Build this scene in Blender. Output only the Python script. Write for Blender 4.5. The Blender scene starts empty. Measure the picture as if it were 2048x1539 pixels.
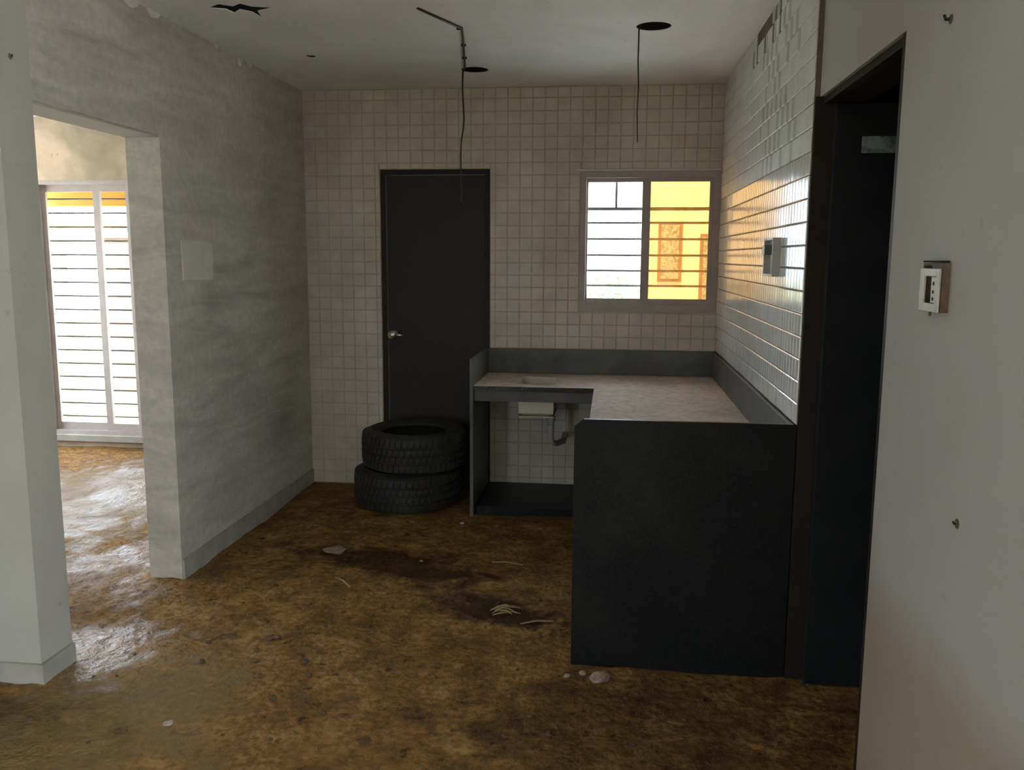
import bpy, bmesh, math, random
from mathutils import Vector, Matrix, noise
random.seed(7)
SC = bpy.context.scene
COL = SC.collection

# ------------------------------------------------------------------ camera
H = 1.6
FPX, PITCH, YAW, ROLL = 1726.85, 0.1470, 0.1146, -0.0051
cy, sy = math.cos(YAW), math.sin(YAW)
R0, F0, U0 = Vector((cy, sy, 0)), Vector((-sy, cy, 0)), Vector((0, 0, 1))
c_, s_ = math.cos(PITCH), math.sin(PITCH)
F1, U1 = F0 * c_ - U0 * s_, U0 * c_ + F0 * s_
cr, sr = math.cos(ROLL), math.sin(ROLL)
R2, U2 = R0 * cr - U1 * sr, R0 * sr + U1 * cr
cam_d = bpy.data.cameras.new('camera')
cam_d.sensor_fit = 'HORIZONTAL'
cam_d.sensor_width = 36.0
cam_d.lens = FPX / 2048 * 36.0
cam_d.clip_start = 0.02
cam_d.clip_end = 300
cam = bpy.data.objects.new('camera', cam_d)
COL.objects.link(cam)
mw = Matrix.Identity(4)
for i in range(3):
    mw[i][0], mw[i][1], mw[i][2] = R2[i], U2[i], -F1[i]
mw[2][3] = H
cam.matrix_world = mw
SC.camera = cam

# ------------------------------------------------------------------ world, sun, exposure
W = bpy.data.worlds.new('hazy_sky')
SC.world = W
W.use_nodes = True
bg = W.node_tree.nodes['Background']
bg.inputs['Color'].default_value = (0.82, 0.95, 1.13, 1)
bg.inputs['Strength'].default_value = 4.0
sun_d = bpy.data.lights.new('sun', 'SUN')
sun_d.energy = 13.0
sun_d.angle = math.radians(4)
sun_d.color = (1.0, 0.95, 0.88)
sun = bpy.data.objects.new('sun', sun_d)
sun.rotation_euler = (math.radians(28), math.radians(-12), 0)
COL.objects.link(sun)
vs = SC.view_settings
vs.view_transform = 'Standard'
vs.look = 'None'
vs.exposure = 1.7
vs.gamma = 1.0
vs.use_curve_mapping = False
SC.cycles.max_bounces = 14
SC.cycles.diffuse_bounces = 8
SC.cycles.glossy_bounces = 5
SC.cycles.transparent_max_bounces = 16
SC.cycles.use_denoising = True
SC.cycles.sample_clamp_indirect = 6.0

def portal(name, loc, rot, sx, sy_):
    d = bpy.data.lights.new(name, 'AREA')
    d.shape = 'RECTANGLE'
    d.size, d.size_y = sx, sy_
    d.cycles.is_portal = True
    o = bpy.data.objects.new(name, d)
    o.location = loc
    o.rotation_euler = rot
    COL.objects.link(o)

# ------------------------------------------------------------------ key sizes (metres)
D, ZC = 5.838, 2.70                # back wall, ceiling height
XL, TL = -2.109, 0.17              # left wall face, its thickness
XR, XW = 0.684, 0.709              # tile face, plaster face of the right wall
YP, YN, ZR = 3.243, 2.338, 2.159   # far and near jamb of the right doorway, its head
YJ, YPF, YPB, ZL = 3.925, 2.845, 3.032, 2.153   # left doorway: far jamb, pillar front and back, head
YB = 6.70                          # back wall of the adjoining room
XE, YE = -5.6, -3.2                # far left and rear extents
XCE, XCL, XCP, YCF, ZK, ZS = -0.834, -0.098, -0.133, 5.18, 0.817, 0.985
XS = 2.3                           # end of the dark side room
XV = 2.6                           # far right end of the living room behind the viewer

portal('portal_kitchen_window', (0.23, D + 0.20, 1.70), (math.radians(-90), 0, 0), 0.9, 0.92)
portal('portal_room_window', (-4.30, YB + 0.21, 1.13), (math.radians(-90), 0, 0), 0.9, 2.2)
portal('portal_room_side', (XE - 0.21, 5.925, 1.3), (0, math.radians(-90), 0), 2.0, 1.35)
portal('portal_room_side_small', (XE - 0.21, 3.45, 1.3), (0, math.radians(-90), 0), 2.0, 0.7)
portal('portal_living_rear', (-2.6, YE - 0.21, 1.275), (math.radians(90), 0, 0), 0.6, 2.15)
portal('portal_living_right', (XV + 0.21, -1.15, 1.285), (0, math.radians(90), 0), 2.33, 4.1)

# ------------------------------------------------------------------ materials
def newmat(name):
    m = bpy.data.materials.new(name)
    m.use_nodes = True
    nt = m.node_tree
    b = nt.nodes['Principled BSDF']
    return m, nt, b

def ramp(nt, fac, stops):
    r = nt.nodes.new('ShaderNodeValToRGB')
    e = r.color_ramp.elements
    while len(e) < len(stops):
        e.new(0.5)
    for el, (p, c) in zip(e, stops):
        el.position = p
        el.color = (c, c, c, 1) if isinstance(c, (int, float)) else (*c, 1)
    nt.links.new(fac, r.inputs['Fac'])
    return r.outputs['Color']

def pos(nt, scale=(1, 1, 1), loc=(0, 0, 0), rot=(0, 0, 0)):
    g = nt.nodes.new('ShaderNodeNewGeometry')
    mp = nt.nodes.new('ShaderNodeMapping')
    mp.inputs['Scale'].default_value = scale
    mp.inputs['Location'].default_value = loc
    mp.inputs['Rotation'].default_value = rot
    nt.links.new(g.outputs['Position'], mp.inputs['Vector'])
    return mp.outputs['Vector']

def nz(nt, vec, scale, detail=4, rough=0.55, dist=0.0):
    n = nt.nodes.new('ShaderNodeTexNoise')
    n.inputs['Scale'].default_value = scale
    n.inputs['Detail'].default_value = detail
    n.inputs['Roughness'].default_value = rough
    n.inputs['Distortion'].default_value = dist
    nt.links.new(vec, n.inputs['Vector'])
    return n.outputs['Fac']

def mixc(nt, fac, a, b, mode='MIX'):
    m = nt.nodes.new('ShaderNodeMix')
    m.data_type = 'RGBA'
    m.blend_type = mode
    for sock, v in ((0, fac), (6, a), (7, b)):
        if hasattr(v, 'node'):
            nt.links.new(v, m.inputs[sock])
        elif sock == 0:
            m.inputs[0].default_value = v
        else:
            m.inputs[sock].default_value = (*v, 1)
    return m.outputs[2]

def mth(nt, op, a, b=None):
    m = nt.nodes.new('ShaderNodeMath')
    m.operation = op
    for i, v in enumerate((a, b)):
        if v is None:
            continue
        if hasattr(v, 'node'):
            nt.links.new(v, m.inputs[i])
        else:
            m.inputs[i].default_value = v
    return m.outputs[0]

def bump(nt, b, h, strength=0.3, dist=0.01):
    n = nt.nodes.new('ShaderNodeBump')
    n.inputs['Strength'].default_value = strength
    n.inputs['Distance'].default_value = dist
    nt.links.new(h, n.inputs['Height'])
    nt.links.new(n.outputs['Normal'], b.inputs['Normal'])

def simple(name, col, rough=0.6, metal=0.0, col2=None, scale=8.0, bmp=0.0, bscale=60, spec=0.5, lo=0.35, hi=0.7, stretch=(1, 1, 1)):
    m, nt, b = newmat(name)
    b.inputs['Base Color'].default_value = (*col, 1)
    b.inputs['Roughness'].default_value = rough
    b.inputs['Metallic'].default_value = metal
    b.inputs['Specular IOR Level'].default_value = spec
    if col2:
        f = nz(nt, pos(nt, stretch), scale, 5, 0.6)
        nt.links.new(ramp(nt, f, [(lo, col), (hi, col2)]), b.inputs['Base Color'])
    if bmp:
        bump(nt, b, nz(nt, pos(nt), bscale, 4, 0.6), bmp, 0.01)
    return m

# plaster left wall: bare cement with trowelled bands
def mat_cement():
    m, nt, b = newmat('bare_cement_plaster')
    band = nz(nt, pos(nt, (1, 0.55, 3.2), rot=(0.25, 0, 0)), 2.6, 5, 0.62, 0.6)
    big = nz(nt, pos(nt), 1.3, 3, 0.5)
    fine = nz(nt, pos(nt), 26, 4, 0.65)
    c1 = ramp(nt, band, [(0.30, (0.31, 0.285, 0.24)), (0.68, (0.58, 0.545, 0.47))])
    c2 = mixc(nt, ramp(nt, big, [(0.4, 0.0), (0.65, 0.5)]), c1, (0.60, 0.565, 0.49))
    c3 = mixc(nt, ramp(nt, fine, [(0.35, 0.35), (0.6, 0.0)]), c2, (0.29, 0.27, 0.225))
    nt.links.new(c3, b.inputs['Base Color'])
    b.inputs['Roughness'].default_value = 0.9
    bump(nt, b, mth(nt, 'ADD', fine, mth(nt, 'MULTIPLY', band, 1.5)), 0.35, 0.008)
    return m

def mat_paint(name, col, dirt, amt=0.5, low_tint=None):
    m, nt, b = newmat(name)
    big = nz(nt, pos(nt), 1.7, 5, 0.6, 0.4)
    spots = nz(nt, pos(nt), 14, 3, 0.5)
    c = mixc(nt, ramp(nt, big, [(0.42, 0.0), (0.75, amt)]), col, dirt)
    c = mixc(nt, ramp(nt, spots, [(0.68, 0.0), (0.78, 0.45)]), c, tuple(x * 0.55 for x in dirt))
    if low_tint:      # the wall below this height is tinted ochre brown
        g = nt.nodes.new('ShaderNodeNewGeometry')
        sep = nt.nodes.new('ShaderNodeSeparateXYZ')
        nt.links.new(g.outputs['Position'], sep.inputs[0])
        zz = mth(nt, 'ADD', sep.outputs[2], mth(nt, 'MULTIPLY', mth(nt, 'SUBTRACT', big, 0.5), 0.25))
        c = mixc(nt, ramp(nt, zz, [(low_tint[0] - 0.10, 0.75), (low_tint[0] + 0.04, 0.0)]), c, low_tint[1])
    nt.links.new(c, b.inputs['Base Color'])
    b.inputs['Roughness'].default_value = 0.75
    bump(nt, b, nz(nt, pos(nt), 45, 3, 0.6), 0.12, 0.006)
    return m

def mat_floor():
    m, nt, b = newmat('muddy_floor')
    P = pos(nt)
    big = nz(nt, P, 1.5, 6, 0.62, 0.5)
    mid = nz(nt, pos(nt, (1, 1, 1), (5, 2, 0)), 5.5, 6, 0.65, 0.3)
    fine = nz(nt, P, 34, 5, 0.65)
    clod = nz(nt, pos(nt, (1, 1, 1), (9, 1, 0)), 15, 4, 0.6)
    base = ramp(nt, mid, [(0.30, (0.125, 0.066, 0.022)), (0.50, (0.25, 0.130, 0.037)), (0.72, (0.41, 0.240, 0.088))])
    base = mixc(nt, ramp(nt, fine, [(0.36, 0.65), (0.58, 0.0)]), base, (0.085, 0.045, 0.017))
    base = mixc(nt, ramp(nt, clod, [(0.30, 0.85), (0.40, 0.0)]), base, (0.035, 0.020, 0.009))
    # dark wet mud dragged across the middle of the floor, and a damp film near the doorway
    g = nt.nodes.new('ShaderNodeNewGeometry')
    sep = nt.nodes.new('ShaderNodeSeparateXYZ')
    nt.links.new(g.outputs['Position'], sep.inputs[0])
    def blob(x, y, rx, ry, ang=0.0):
        dx = mth(nt, 'SUBTRACT', sep.outputs[0], x)
        dy = mth(nt, 'SUBTRACT', sep.outputs[1], y)
        ca, sa = math.cos(ang), math.sin(ang)
        u = mth(nt, 'ADD', mth(nt, 'MULTIPLY', dx, ca / rx), mth(nt, 'MULTIPLY', dy, sa / rx))
        v = mth(nt, 'ADD', mth(nt, 'MULTIPLY', dx, -sa / ry), mth(nt, 'MULTIPLY', dy, ca / ry))
        d = mth(nt, 'SQRT', mth(nt, 'ADD', mth(nt, 'MULTIPLY', u, u), mth(nt, 'MULTIPLY', v, v)))
        d = mth(nt, 'ADD', d, mth(nt, 'MULTIPLY', mth(nt, 'SUBTRACT', mid, 0.5), 2.2))
        return ramp(nt, d, [(0.55, 1.0), (1.0, 0.0)])
    wet_and_shade = blob(-1.05, 4.25, 0.70, 0.22, -0.32)
    wet_and_shade = mth(nt, 'MAXIMUM', wet_and_shade, blob(-0.50, 3.72, 0.40, 0.17, -0.3))
    wet_and_shade = mth(nt, 'MAXIMUM', wet_and_shade, mth(nt, 'MULTIPLY', blob(0.15, 2.75, 0.75, 0.55), 0.5))  # shade beside the right wall, put into the colour as darker mud
    wet_and_shade = mth(nt, 'MAXIMUM', wet_and_shade, blob(-2.2, 2.62, 0.40, 0.16))
    col = mixc(nt, mth(nt, 'MULTIPLY', wet_and_shade, 0.8), base, (0.028, 0.014, 0.007))
    pale = blob(-3.3, 5.2, 1.0, 1.3)
    col = mixc(nt, mth(nt, 'MULTIPLY', pale, 0.55), col, (0.34, 0.29, 0.22))
    grey = mth(nt, 'MULTIPLY', blob(-1.75, 2.55, 0.55, 0.75), 0.6)
    col = mixc(nt, grey, col, (0.24, 0.165, 0.075))
    nt.links.new(col, b.inputs['Base Color'])
    film = mth(nt, 'MAXIMUM', blob(-2.60, 3.95, 0.62, 0.55), blob(-2.15, 3.1, 0.45, 0.40))
    film = mth(nt, 'MAXIMUM', film, mth(nt, 'MULTIPLY', blob(-3.3, 5.2, 0.9, 1.2), 0.8))
    wmask = mth(nt, 'MULTIPLY', film, ramp(nt, big, [(0.36, 0.2), (0.55, 1.0)]))
    rgh = mth(nt, 'SUBTRACT', 0.85, mth(nt, 'MULTIPLY', wmask, 0.72))
    nt.links.new(rgh, b.inputs['Roughness'])
    nt.links.new(mth(nt, 'ADD', 0.12, mth(nt, 'MULTIPLY', wmask, 0.4)), b.inputs['Specular IOR Level'])
    h = mth(nt, 'ADD', mth(nt, 'MULTIPLY', mid, 1.2), mth(nt, 'ADD', mth(nt, 'MULTIPLY', fine, 0.35), mth(nt, 'MULTIPLY', clod, 0.5)))
    bump(nt, b, h, 0.8, 0.035)
    return m

def mat_tile(name, cols, rough, bscale=3.0, spec=0.5, dirt=(0.2, 0.17, 0.12), damt=0.4):
    m, nt, b = newmat(name)
    f = nz(nt, pos(nt), 9.0, 2, 0.5)
    d = nz(nt, pos(nt), 2.2, 5, 0.65, 0.5)
    c = ramp(nt, f, [(0.35, cols[0]), (0.65, cols[1])])
    c = mixc(nt, ramp(nt, d, [(0.48, 0.0), (0.75, damt)]), c, dirt)
    nt.links.new(c, b.inputs['Base Color'])
    r = mth(nt, 'ADD', rough, mth(nt, 'MULTIPLY', d, 0.22))
    nt.links.new(r, b.inputs['Roughness'])
    b.inputs['Specular IOR Level'].default_value = spec
    return m

def mat_granite(name, dust):  # 'film' is dust together with painted window glare
    m, nt, b = newmat(name)
    sp = nz(nt, pos(nt), 220, 2, 0.6)
    c = ramp(nt, sp, [(0.45, (0.006, 0.007, 0.008)), (0.75, (0.022, 0.024, 0.027))])
    d1 = nz(nt, pos(nt), 3.0, 6, 0.65, 0.3)
    d2 = nz(nt, pos(nt), 30, 4, 0.6)
    if dust == 'top':
        g = nt.nodes.new('ShaderNodeNewGeometry')
        sep = nt.nodes.new('ShaderNodeSeparateXYZ')
        nt.links.new(g.outputs['Normal'], sep.inputs[0])
        up = ramp(nt, sep.outputs[2], [(0.5, 0.0), (0.9, 1.0)])
        amt = mth(nt, 'MULTIPLY', up, ramp(nt, d1, [(0.28, 0.72), (0.5, 0.97)]))
        dc = ramp(nt, d2, [(0.3, (0.42, 0.35, 0.28)), (0.6, (0.64, 0.55, 0.46))])
        c = mixc(nt, amt, c, dc)
        nt.links.new(mth(nt, 'ADD', 0.22, mth(nt, 'MULTIPLY', amt, 0.6)), b.inputs['Roughness'])
        bump(nt, b, d2, 0.3, 0.006)
    else:
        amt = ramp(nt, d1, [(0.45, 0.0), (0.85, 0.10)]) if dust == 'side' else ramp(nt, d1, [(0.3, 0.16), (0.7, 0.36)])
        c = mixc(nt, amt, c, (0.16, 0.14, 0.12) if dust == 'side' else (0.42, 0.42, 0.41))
        b.inputs['Roughness'].default_value = 0.45
        b.inputs['Specular IOR Level'].default_value = 0.22
    nt.links.new(c, b.inputs['Base Color'])
    return m

def mat_pane(name, tint, gloss=0.08, body=None):
    m, nt, b = newmat(name)
    nt.nodes.remove(b)
    out = nt.nodes['Material Output']
    tr = nt.nodes.new('ShaderNodeBsdfTransparent')
    tr.inputs['Color'].default_value = (*tint, 1)
    gl = nt.nodes.new('ShaderNodeBsdfGlossy')
    gl.inputs['Roughness'].default_value = 0.03
    mx = nt.nodes.new('ShaderNodeMixShader')
    mx.inputs[0].default_value = gloss
    nt.links.new(tr.outputs[0], mx.inputs[1])
    nt.links.new(gl.outputs[0], mx.inputs[2])
    last = mx.outputs[0]
    if body:
        tl = nt.nodes.new('ShaderNodeBsdfTranslucent')
        tl.inputs['Color'].default_value = (*body[0], 1)
        m2 = nt.nodes.new('ShaderNodeMixShader')
        m2.inputs[0].default_value = body[1]
        nt.links.new(last, m2.inputs[1])
        nt.links.new(tl.outputs[0], m2.inputs[2])
        last = m2.outputs[0]
    nt.links.new(last, out.inputs['Surface'])
    return m

MT = {
    'cement': mat_cement(),
    'cream': mat_paint('cream_wall_paint', (0.41, 0.395, 0.335), (0.30, 0.28, 0.225)),
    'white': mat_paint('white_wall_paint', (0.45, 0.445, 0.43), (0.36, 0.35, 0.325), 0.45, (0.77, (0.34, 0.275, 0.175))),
    'ceil': mat_paint('ceiling_paint', (0.82, 0.85, 0.83), (0.62, 0.64, 0.59), 0.6),
    'tan': mat_paint('tan_stained_paint', (0.50, 0.385, 0.28), (0.20, 0.165, 0.11), 0.95),
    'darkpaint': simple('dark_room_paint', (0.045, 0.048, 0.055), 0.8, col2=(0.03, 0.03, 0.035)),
    'floor': mat_floor(),
    'backtile': mat_tile('cream_square_tile', ((0.53, 0.475, 0.395), (0.60, 0.545, 0.465)), 0.38, dirt=(0.32, 0.27, 0.20), damt=0.55),
    'sidetile': mat_tile('glossy_white_tile', ((0.62, 0.63, 0.62), (0.69, 0.70, 0.69)), 0.05, dirt=(0.42, 0.40, 0.36), damt=0.35),
    'duskytile': mat_tile('dusty_white_tile', ((0.62, 0.63, 0.60), (0.69, 0.70, 0.67)), 0.42, dirt=(0.50, 0.49, 0.44), damt=0.4),
    'darktile': mat_tile('grey_stained_tile', ((0.40, 0.42, 0.39), (0.47, 0.49, 0.46)), 0.4, dirt=(0.2, 0.19, 0.16)),
    'grout': simple('tile_grout', (0.47, 0.43, 0.365), 0.9, col2=(0.39, 0.35, 0.29)),
    'mortar': simple('brown_mortar', (0.17, 0.14, 0.105), 0.95, col2=(0.10, 0.08, 0.06), bmp=0.4),
    'granite_top': mat_granite('dusty_black_granite', 'top'),
    'granite': mat_granite('black_granite', 'side'),
    'doorskin': simple('dark_brown_laminate', (0.030, 0.024, 0.023), 0.5, col2=(0.032, 0.025, 0.022), scale=6, stretch=(6, 6, 0.4), spec=0.2),
    'doordark': simple('blue_black_laminate', (0.014, 0.016, 0.019), 0.5, col2=(0.020, 0.022, 0.026), scale=6, spec=0.2),
    'doorframe': simple('dark_brown_frame', (0.022, 0.016, 0.014), 0.55, col2=(0.030, 0.023, 0.02), spec=0.2),
    'alu': simple('powder_coated_aluminium', (0.40, 0.345, 0.315), 0.45, col2=(0.33, 0.285, 0.26), spec=0.5),
    'steelbar': simple('painted_steel_bar', (0.12, 0.11, 0.10), 0.5),
    'chrome': simple('brushed_steel', (0.62, 0.60, 0.58), 0.28, metal=1.0),
    'sink': simple('dull_steel_sink', (0.62, 0.58, 0.50), 0.45, metal=0.3, col2=(0.50, 0.46, 0.38)),
    'pvc': simple('grey_plastic_pipe', (0.42, 0.41, 0.39), 0.5),
    'rubber': simple('black_tyre_rubber', (0.017, 0.016, 0.015), 0.68, col2=(0.04, 0.034, 0.028), scale=12, bmp=0.1),
    'wire': simple('black_cable', (0.03, 0.03, 0.028), 0.6),
    'clay': simple('brown_mud_clod', (0.075, 0.045, 0.022), 0.9, col2=(0.12, 0.075, 0.04), scale=30, bmp=0.3),
    'stone': simple('pale_broken_plaster', (0.33, 0.25, 0.20), 0.9, col2=(0.20, 0.14, 0.10), scale=30, bmp=0.3),
    'chip': simple('white_plaster_chip', (0.62, 0.60, 0.55), 0.9),
    'dustychip': simple('dusty_plaster_chip', (0.36, 0.31, 0.25), 0.9),
    'leaf': simple('dry_straw', (0.36, 0.27, 0.13), 0.85, col2=(0.25, 0.18, 0.09), scale=30),
    'plastic': simple('yellowed_white_plastic', (0.62, 0.61, 0.57), 0.4, col2=(0.52, 0.50, 0.45), scale=18),
    'rust': simple('rusty_box_steel', (0.20, 0.135, 0.085), 0.85, col2=(0.11, 0.075, 0.05), scale=30),
    'dark': simple('dark_void', (0.012, 0.012, 0.014), 0.9),
    'base': simple('cement_skirting', (0.36, 0.34, 0.29), 0.8, col2=(0.28, 0.26, 0.22)),
    'patch': simple('pale_putty_patch', (0.60, 0.565, 0.48), 0.85, col2=(0.52, 0.49, 0.42)),
    'pane': mat_pane('clear_glass', (0.97, 0.98, 0.98), 0.025),
    'amber': mat_pane('amber_film_glass', (0.50, 0.36, 0.20), 0.06, ((0.50, 0.27, 0.09), 0.12)),
    'frost': simple('frosted_glass', (0.30, 0.36, 0.36), 0.35, col2=(0.10, 0.13, 0.14), scale=24, lo=0.4, hi=0.6),
    'lawn': simple('dry_lawn', (0.115, 0.135, 0.045), 0.95, col2=(0.16, 0.16, 0.07), scale=0.8),
    'reflector': simple('pale_reflector', (0.78, 0.79, 0.78), 0.9, col2=(0.70, 0.71, 0.70), scale=1.5),
    'granite_glare_dust': mat_granite('glare_dusted_granite', 'film'),  # window glare painted in as a grey film, together with dust
    'pink': simple('pink_house_paint', (0.15, 0.092, 0.07), 0.85, col2=(0.18, 0.115, 0.09), scale=2),
    'orange': simple('orange_house_paint', (0.62, 0.34, 0.07), 0.8, col2=(0.54, 0.28, 0.055), scale=2),
    'house': simple('pale_house_paint', (0.72, 0.70, 0.66), 0.85),
    'leafgreen': simple('tree_leaf', (0.16, 0.26, 0.10), 0.8, col2=(0.24, 0.34, 0.16), scale=4),
    'bark': simple('tree_bark', (0.16, 0.11, 0.07), 0.9),
}

# ------------------------------------------------------------------ mesh helpers
class MB:
    def __init__(self):
        self.v, self.f = [], []
    def add(self, vs_, fs):
        o = len(self.v)
        self.v += [tuple(p) for p in vs_]
        self.f += [tuple(i + o for i in f) for f in fs]
        return self
    def box(self, x0, x1, y0, y1, z0, z1):
        return self.add([(x0, y0, z0), (x1, y0, z0), (x1, y1, z0), (x0, y1, z0), (x0, y0, z1), (x1, y0, z1), (x1, y1, z1), (x0, y1, z1)],
                        [(0, 3, 2, 1), (4, 5, 6, 7), (0, 1, 5, 4), (1, 2, 6, 5), (2, 3, 7, 6), (3, 0, 4, 7)])
    def tube(self, pts, r, n=8, cap=True):
        pts = [Vector(p) for p in pts]
        rs = r if isinstance(r, (list, tuple)) else [r] * len(pts)
        vs_, fs = [], []
        ref = None
        for i, p in enumerate(pts):
            t = (pts[min(i + 1, len(pts) - 1)] - pts[max(i - 1, 0)]).normalized()
            if ref is None:
                ref = t.orthogonal().normalized()
            ref = (ref - t * ref.dot(t)).normalized()
            bi = t.cross(ref)
            for k in range(n):
                a = 2 * math.pi * k / n
                vs_.append(p + (ref * math.cos(a) + bi * math.sin(a)) * rs[i])
        for i in range(len(pts) - 1):
            for k in range(n):
                k2 = (k + 1) % n
                fs.append((i * n + k, i * n + k2, (i + 1) * n + k2, (i + 1) * n + k))
        if cap:
            fs.append(tuple(range(n))[::-1])
            fs.append(tuple((len(pts) - 1) * n + k for k in range(n)))
        return self.add(vs_, fs)
    def lathe(self, prof, n=32, c=(0, 0, 0), closed=False, axis='Z'):
        vs_, fs = [], []
        for (r, z) in prof:
            for k in range(n):
                a = 2 * math.pi * k / n
                p = (r * math.cos(a), r * math.sin(a), z)
                if axis == 'Y':
                    p = (p[0], p[2], p[1])
                elif axis == 'X':
                    p = (p[2], p[0], p[1])
                vs_.append((p[0] + c[0], p[1] + c[1], p[2] + c[2]))
        m = len(prof)
        for i in range(m if closed else m - 1):
            j = (i + 1) % m
            for k in range(n):
                k2 = (k + 1) % n
                fs.append((i * n + k, i * n + k2, j * n + k2, j * n + k))
        return self.add(vs_, fs)
    def prism(self, poly, axis, a0, a1):
        n = len(poly)
        def P(u, v, a):
            return {'Y': (u, a, v), 'X': (a, u, v), 'Z': (u, v, a)}[axis]
        vs_ = [P(u, v, a0) for u, v in poly] + [P(u, v, a1) for u, v in poly]
        fs = [tuple(range(n))[::-1], tuple(range(n, 2 * n))]
        fs += [(i, (i + 1) % n, n + (i + 1) % n, n + i) for i in range(n)]
        return self.add(vs_, fs)
    def build(self, name, mat, parent=None, smooth=False, bevel=0.0):
        me = bpy.data.meshes.new(name)
        me.from_pydata(self.v, [], self.f)
        bm = bmesh.new()
        bm.from_mesh(me)
        if bevel:
            bmesh.ops.bevel(bm, geom=[e for e in bm.edges], offset=bevel, segments=2, affect='EDGES', profile=0.5, clamp_overlap=True)
        bmesh.ops.recalc_face_normals(bm, faces=bm.faces)
        bm.to_mesh(me)
        bm.free()
        if smooth:
            for p in me.polygons:
                p.use_smooth = True
        me.materials.append(MT[mat])
        o = bpy.data.objects.new(name, me)
        COL.objects.link(o)
        if parent:
            attach(o, parent)
        return o

def attach(o, parent):
    o.parent = parent
    o.matrix_parent_inverse = Matrix.Translation(-parent.location)

def thing(name, label, cat, loc, group=None, kind=None):
    o = bpy.data.objects.new(name, None)
    o.empty_display_size = 0.1
    o.location = loc
    COL.objects.link(o)
    return tag(o, label, cat, group, kind)

def tag(o, label, cat=None, group=None, kind=None):
    o['label'] = label
    if cat:
        o['category'] = cat
    if group:
        o['group'] = group
    if kind:
        o['kind'] = kind
    return o

def struct(o, label, cat):
    return tag(o, label, cat, kind='structure')

def plate_with_holes(outer, holes, z0, z1, name, mat, parent=None):
    """horizontal slab with real openings"""
    bm = bmesh.new()
    edges = []
    for loop in [outer] + holes:
        vs_ = [bm.verts.new((x, y, z0)) for x, y in loop]
        for i in range(len(vs_)):
            edges.append(bm.edges.new((vs_[i], vs_[(i + 1) % len(vs_)])))
    bmesh.ops.triangle_fill(bm, use_beauty=True, use_dissolve=False, edges=edges)
    ret = bmesh.ops.extrude_face_region(bm, geom=bm.faces[:])
    bmesh.ops.translate(bm, vec=(0, 0, z1 - z0), verts=[g for g in ret['geom'] if isinstance(g, bmesh.types.BMVert)])
    bmesh.ops.recalc_face_normals(bm, faces=bm.faces)
    me = bpy.data.meshes.new(name)
    bm.to_mesh(me)
    bm.free()
    me.materials.append(MT[mat])
    o = bpy.data.objects.new(name, me)
    COL.objects.link(o)
    if parent:
        attach(o, parent)
    return o

def circle(x, y, r, n=28, j=0.0):
    return [(x + r * (1 + random.uniform(-j, j)) * math.cos(2 * math.pi * k / n), y + r * (1 + random.uniform(-j, j)) * math.sin(2 * math.pi * k / n)) for k in range(n)]

# ================================================================== THE SETTING
# floor: uneven mud, real relief
def floor_h(x, y):
    p = Vector((x * 1.0, y * 1.0, 0.3))
    h = 0.010 * noise.noise(p * 1.6) + 0.007 * noise.noise(p * 4.3) + 0.0045 * noise.noise(p * 11.0)
    rough = 0.5 + 0.5 * noise.noise(Vector((x * 0.9 + 4, y * 0.9, 2)))
    h += 0.006 * rough * noise.noise(p * 24.0)
    if y < 3.4 and x < -0.6:
        h += 0.004 * noise.noise(p * 18.0)
    w = max(0.0, 1.0 - ((x + 2.5) / 1.1) ** 2 - ((y - 3.7) / 1.2) ** 2)
    if w > 0:
        h += w * (0.010 * noise.noise(p * 13.0) + 0.006 * noise.noise(p * 29.0))
    return h - 0.006
nx, ny = 300, 250
fx0, fx1, fy0, fy1 = XE - 0.1, XS + 0.1, 1.3, YB + 0.1
vv, ff = [], []
for j in range(ny + 1):
    for i in range(nx + 1):
        x = fx0 + (fx1 - fx0) * i / nx
        y = fy0 + (fy1 - fy0) * j / ny
        vv.append((x, y, floor_h(x, y)))
for j in range(ny):
    for i in range(nx):
        a = j * (nx + 1) + i
        ff.append((a, a + 1, a + nx + 2, a + nx + 1))
fb = MB().add(vv, ff)
fb.add([(fx0, YE - 0.1, -0.006), (XV + 0.1, YE - 0.1, -0.006), (XV + 0.1, fy0, -0.006), (fx0, fy0, -0.006)], [(0, 1, 2, 3)])
floor = struct(fb.build('floor', 'floor', smooth=True), 'brown muddy floor with wet patches running through both rooms', 'floor')

# ceiling with the holes cut for lamps
star = [(-1.83, 3.90), (-1.76, 3.93), (-1.75, 3.99), (-1.70, 3.94), (-1.66, 3.99), (-1.655, 4.08), (-1.63, 3.97), (-1.54, 3.93), (-1.63, 3.90), (-1.66, 3.85), (-1.71, 3.89), (-1.76, 3.85)]
small = circle(-1.70, 4.87, 0.032, 9, 0.25)
hole_a = circle(-0.842, 5.296, 0.081)
hole_b = circle(0.170, 4.41, 0.084)
outer = [(XE - 0.2, YE - 0.2), (XV + 0.2, YE - 0.2), (XV + 0.2, YB + 0.2), (XE - 0.2, YB + 0.2)]
ceiling = struct(plate_with_holes(outer, [star, small, hole_a, hole_b], ZC, ZC + 0.003, 'ceiling', 'ceil'), 'stained off-white ceiling with cut lamp holes', 'ceiling')
MB().box(XE - 0.2, XV + 0.2, YE - 0.2, YB + 0.2, ZC + 0.14, ZC + 0.24).build('roof_slab', 'dark', ceiling)
MB().lathe([(0.0815, ZC + 0.0005), (0.0815, ZC + 0.139)], 28, (-0.842, 5.296, 0)).build('lamp_hole_sleeve', 'dark', ceiling)
MB().lathe([(0.0845, ZC + 0.0005), (0.0845, ZC + 0.139)], 28, (0.170, 4.41, 0)).build('lamp_hole_sleeve', 'dark', ceiling)

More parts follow.
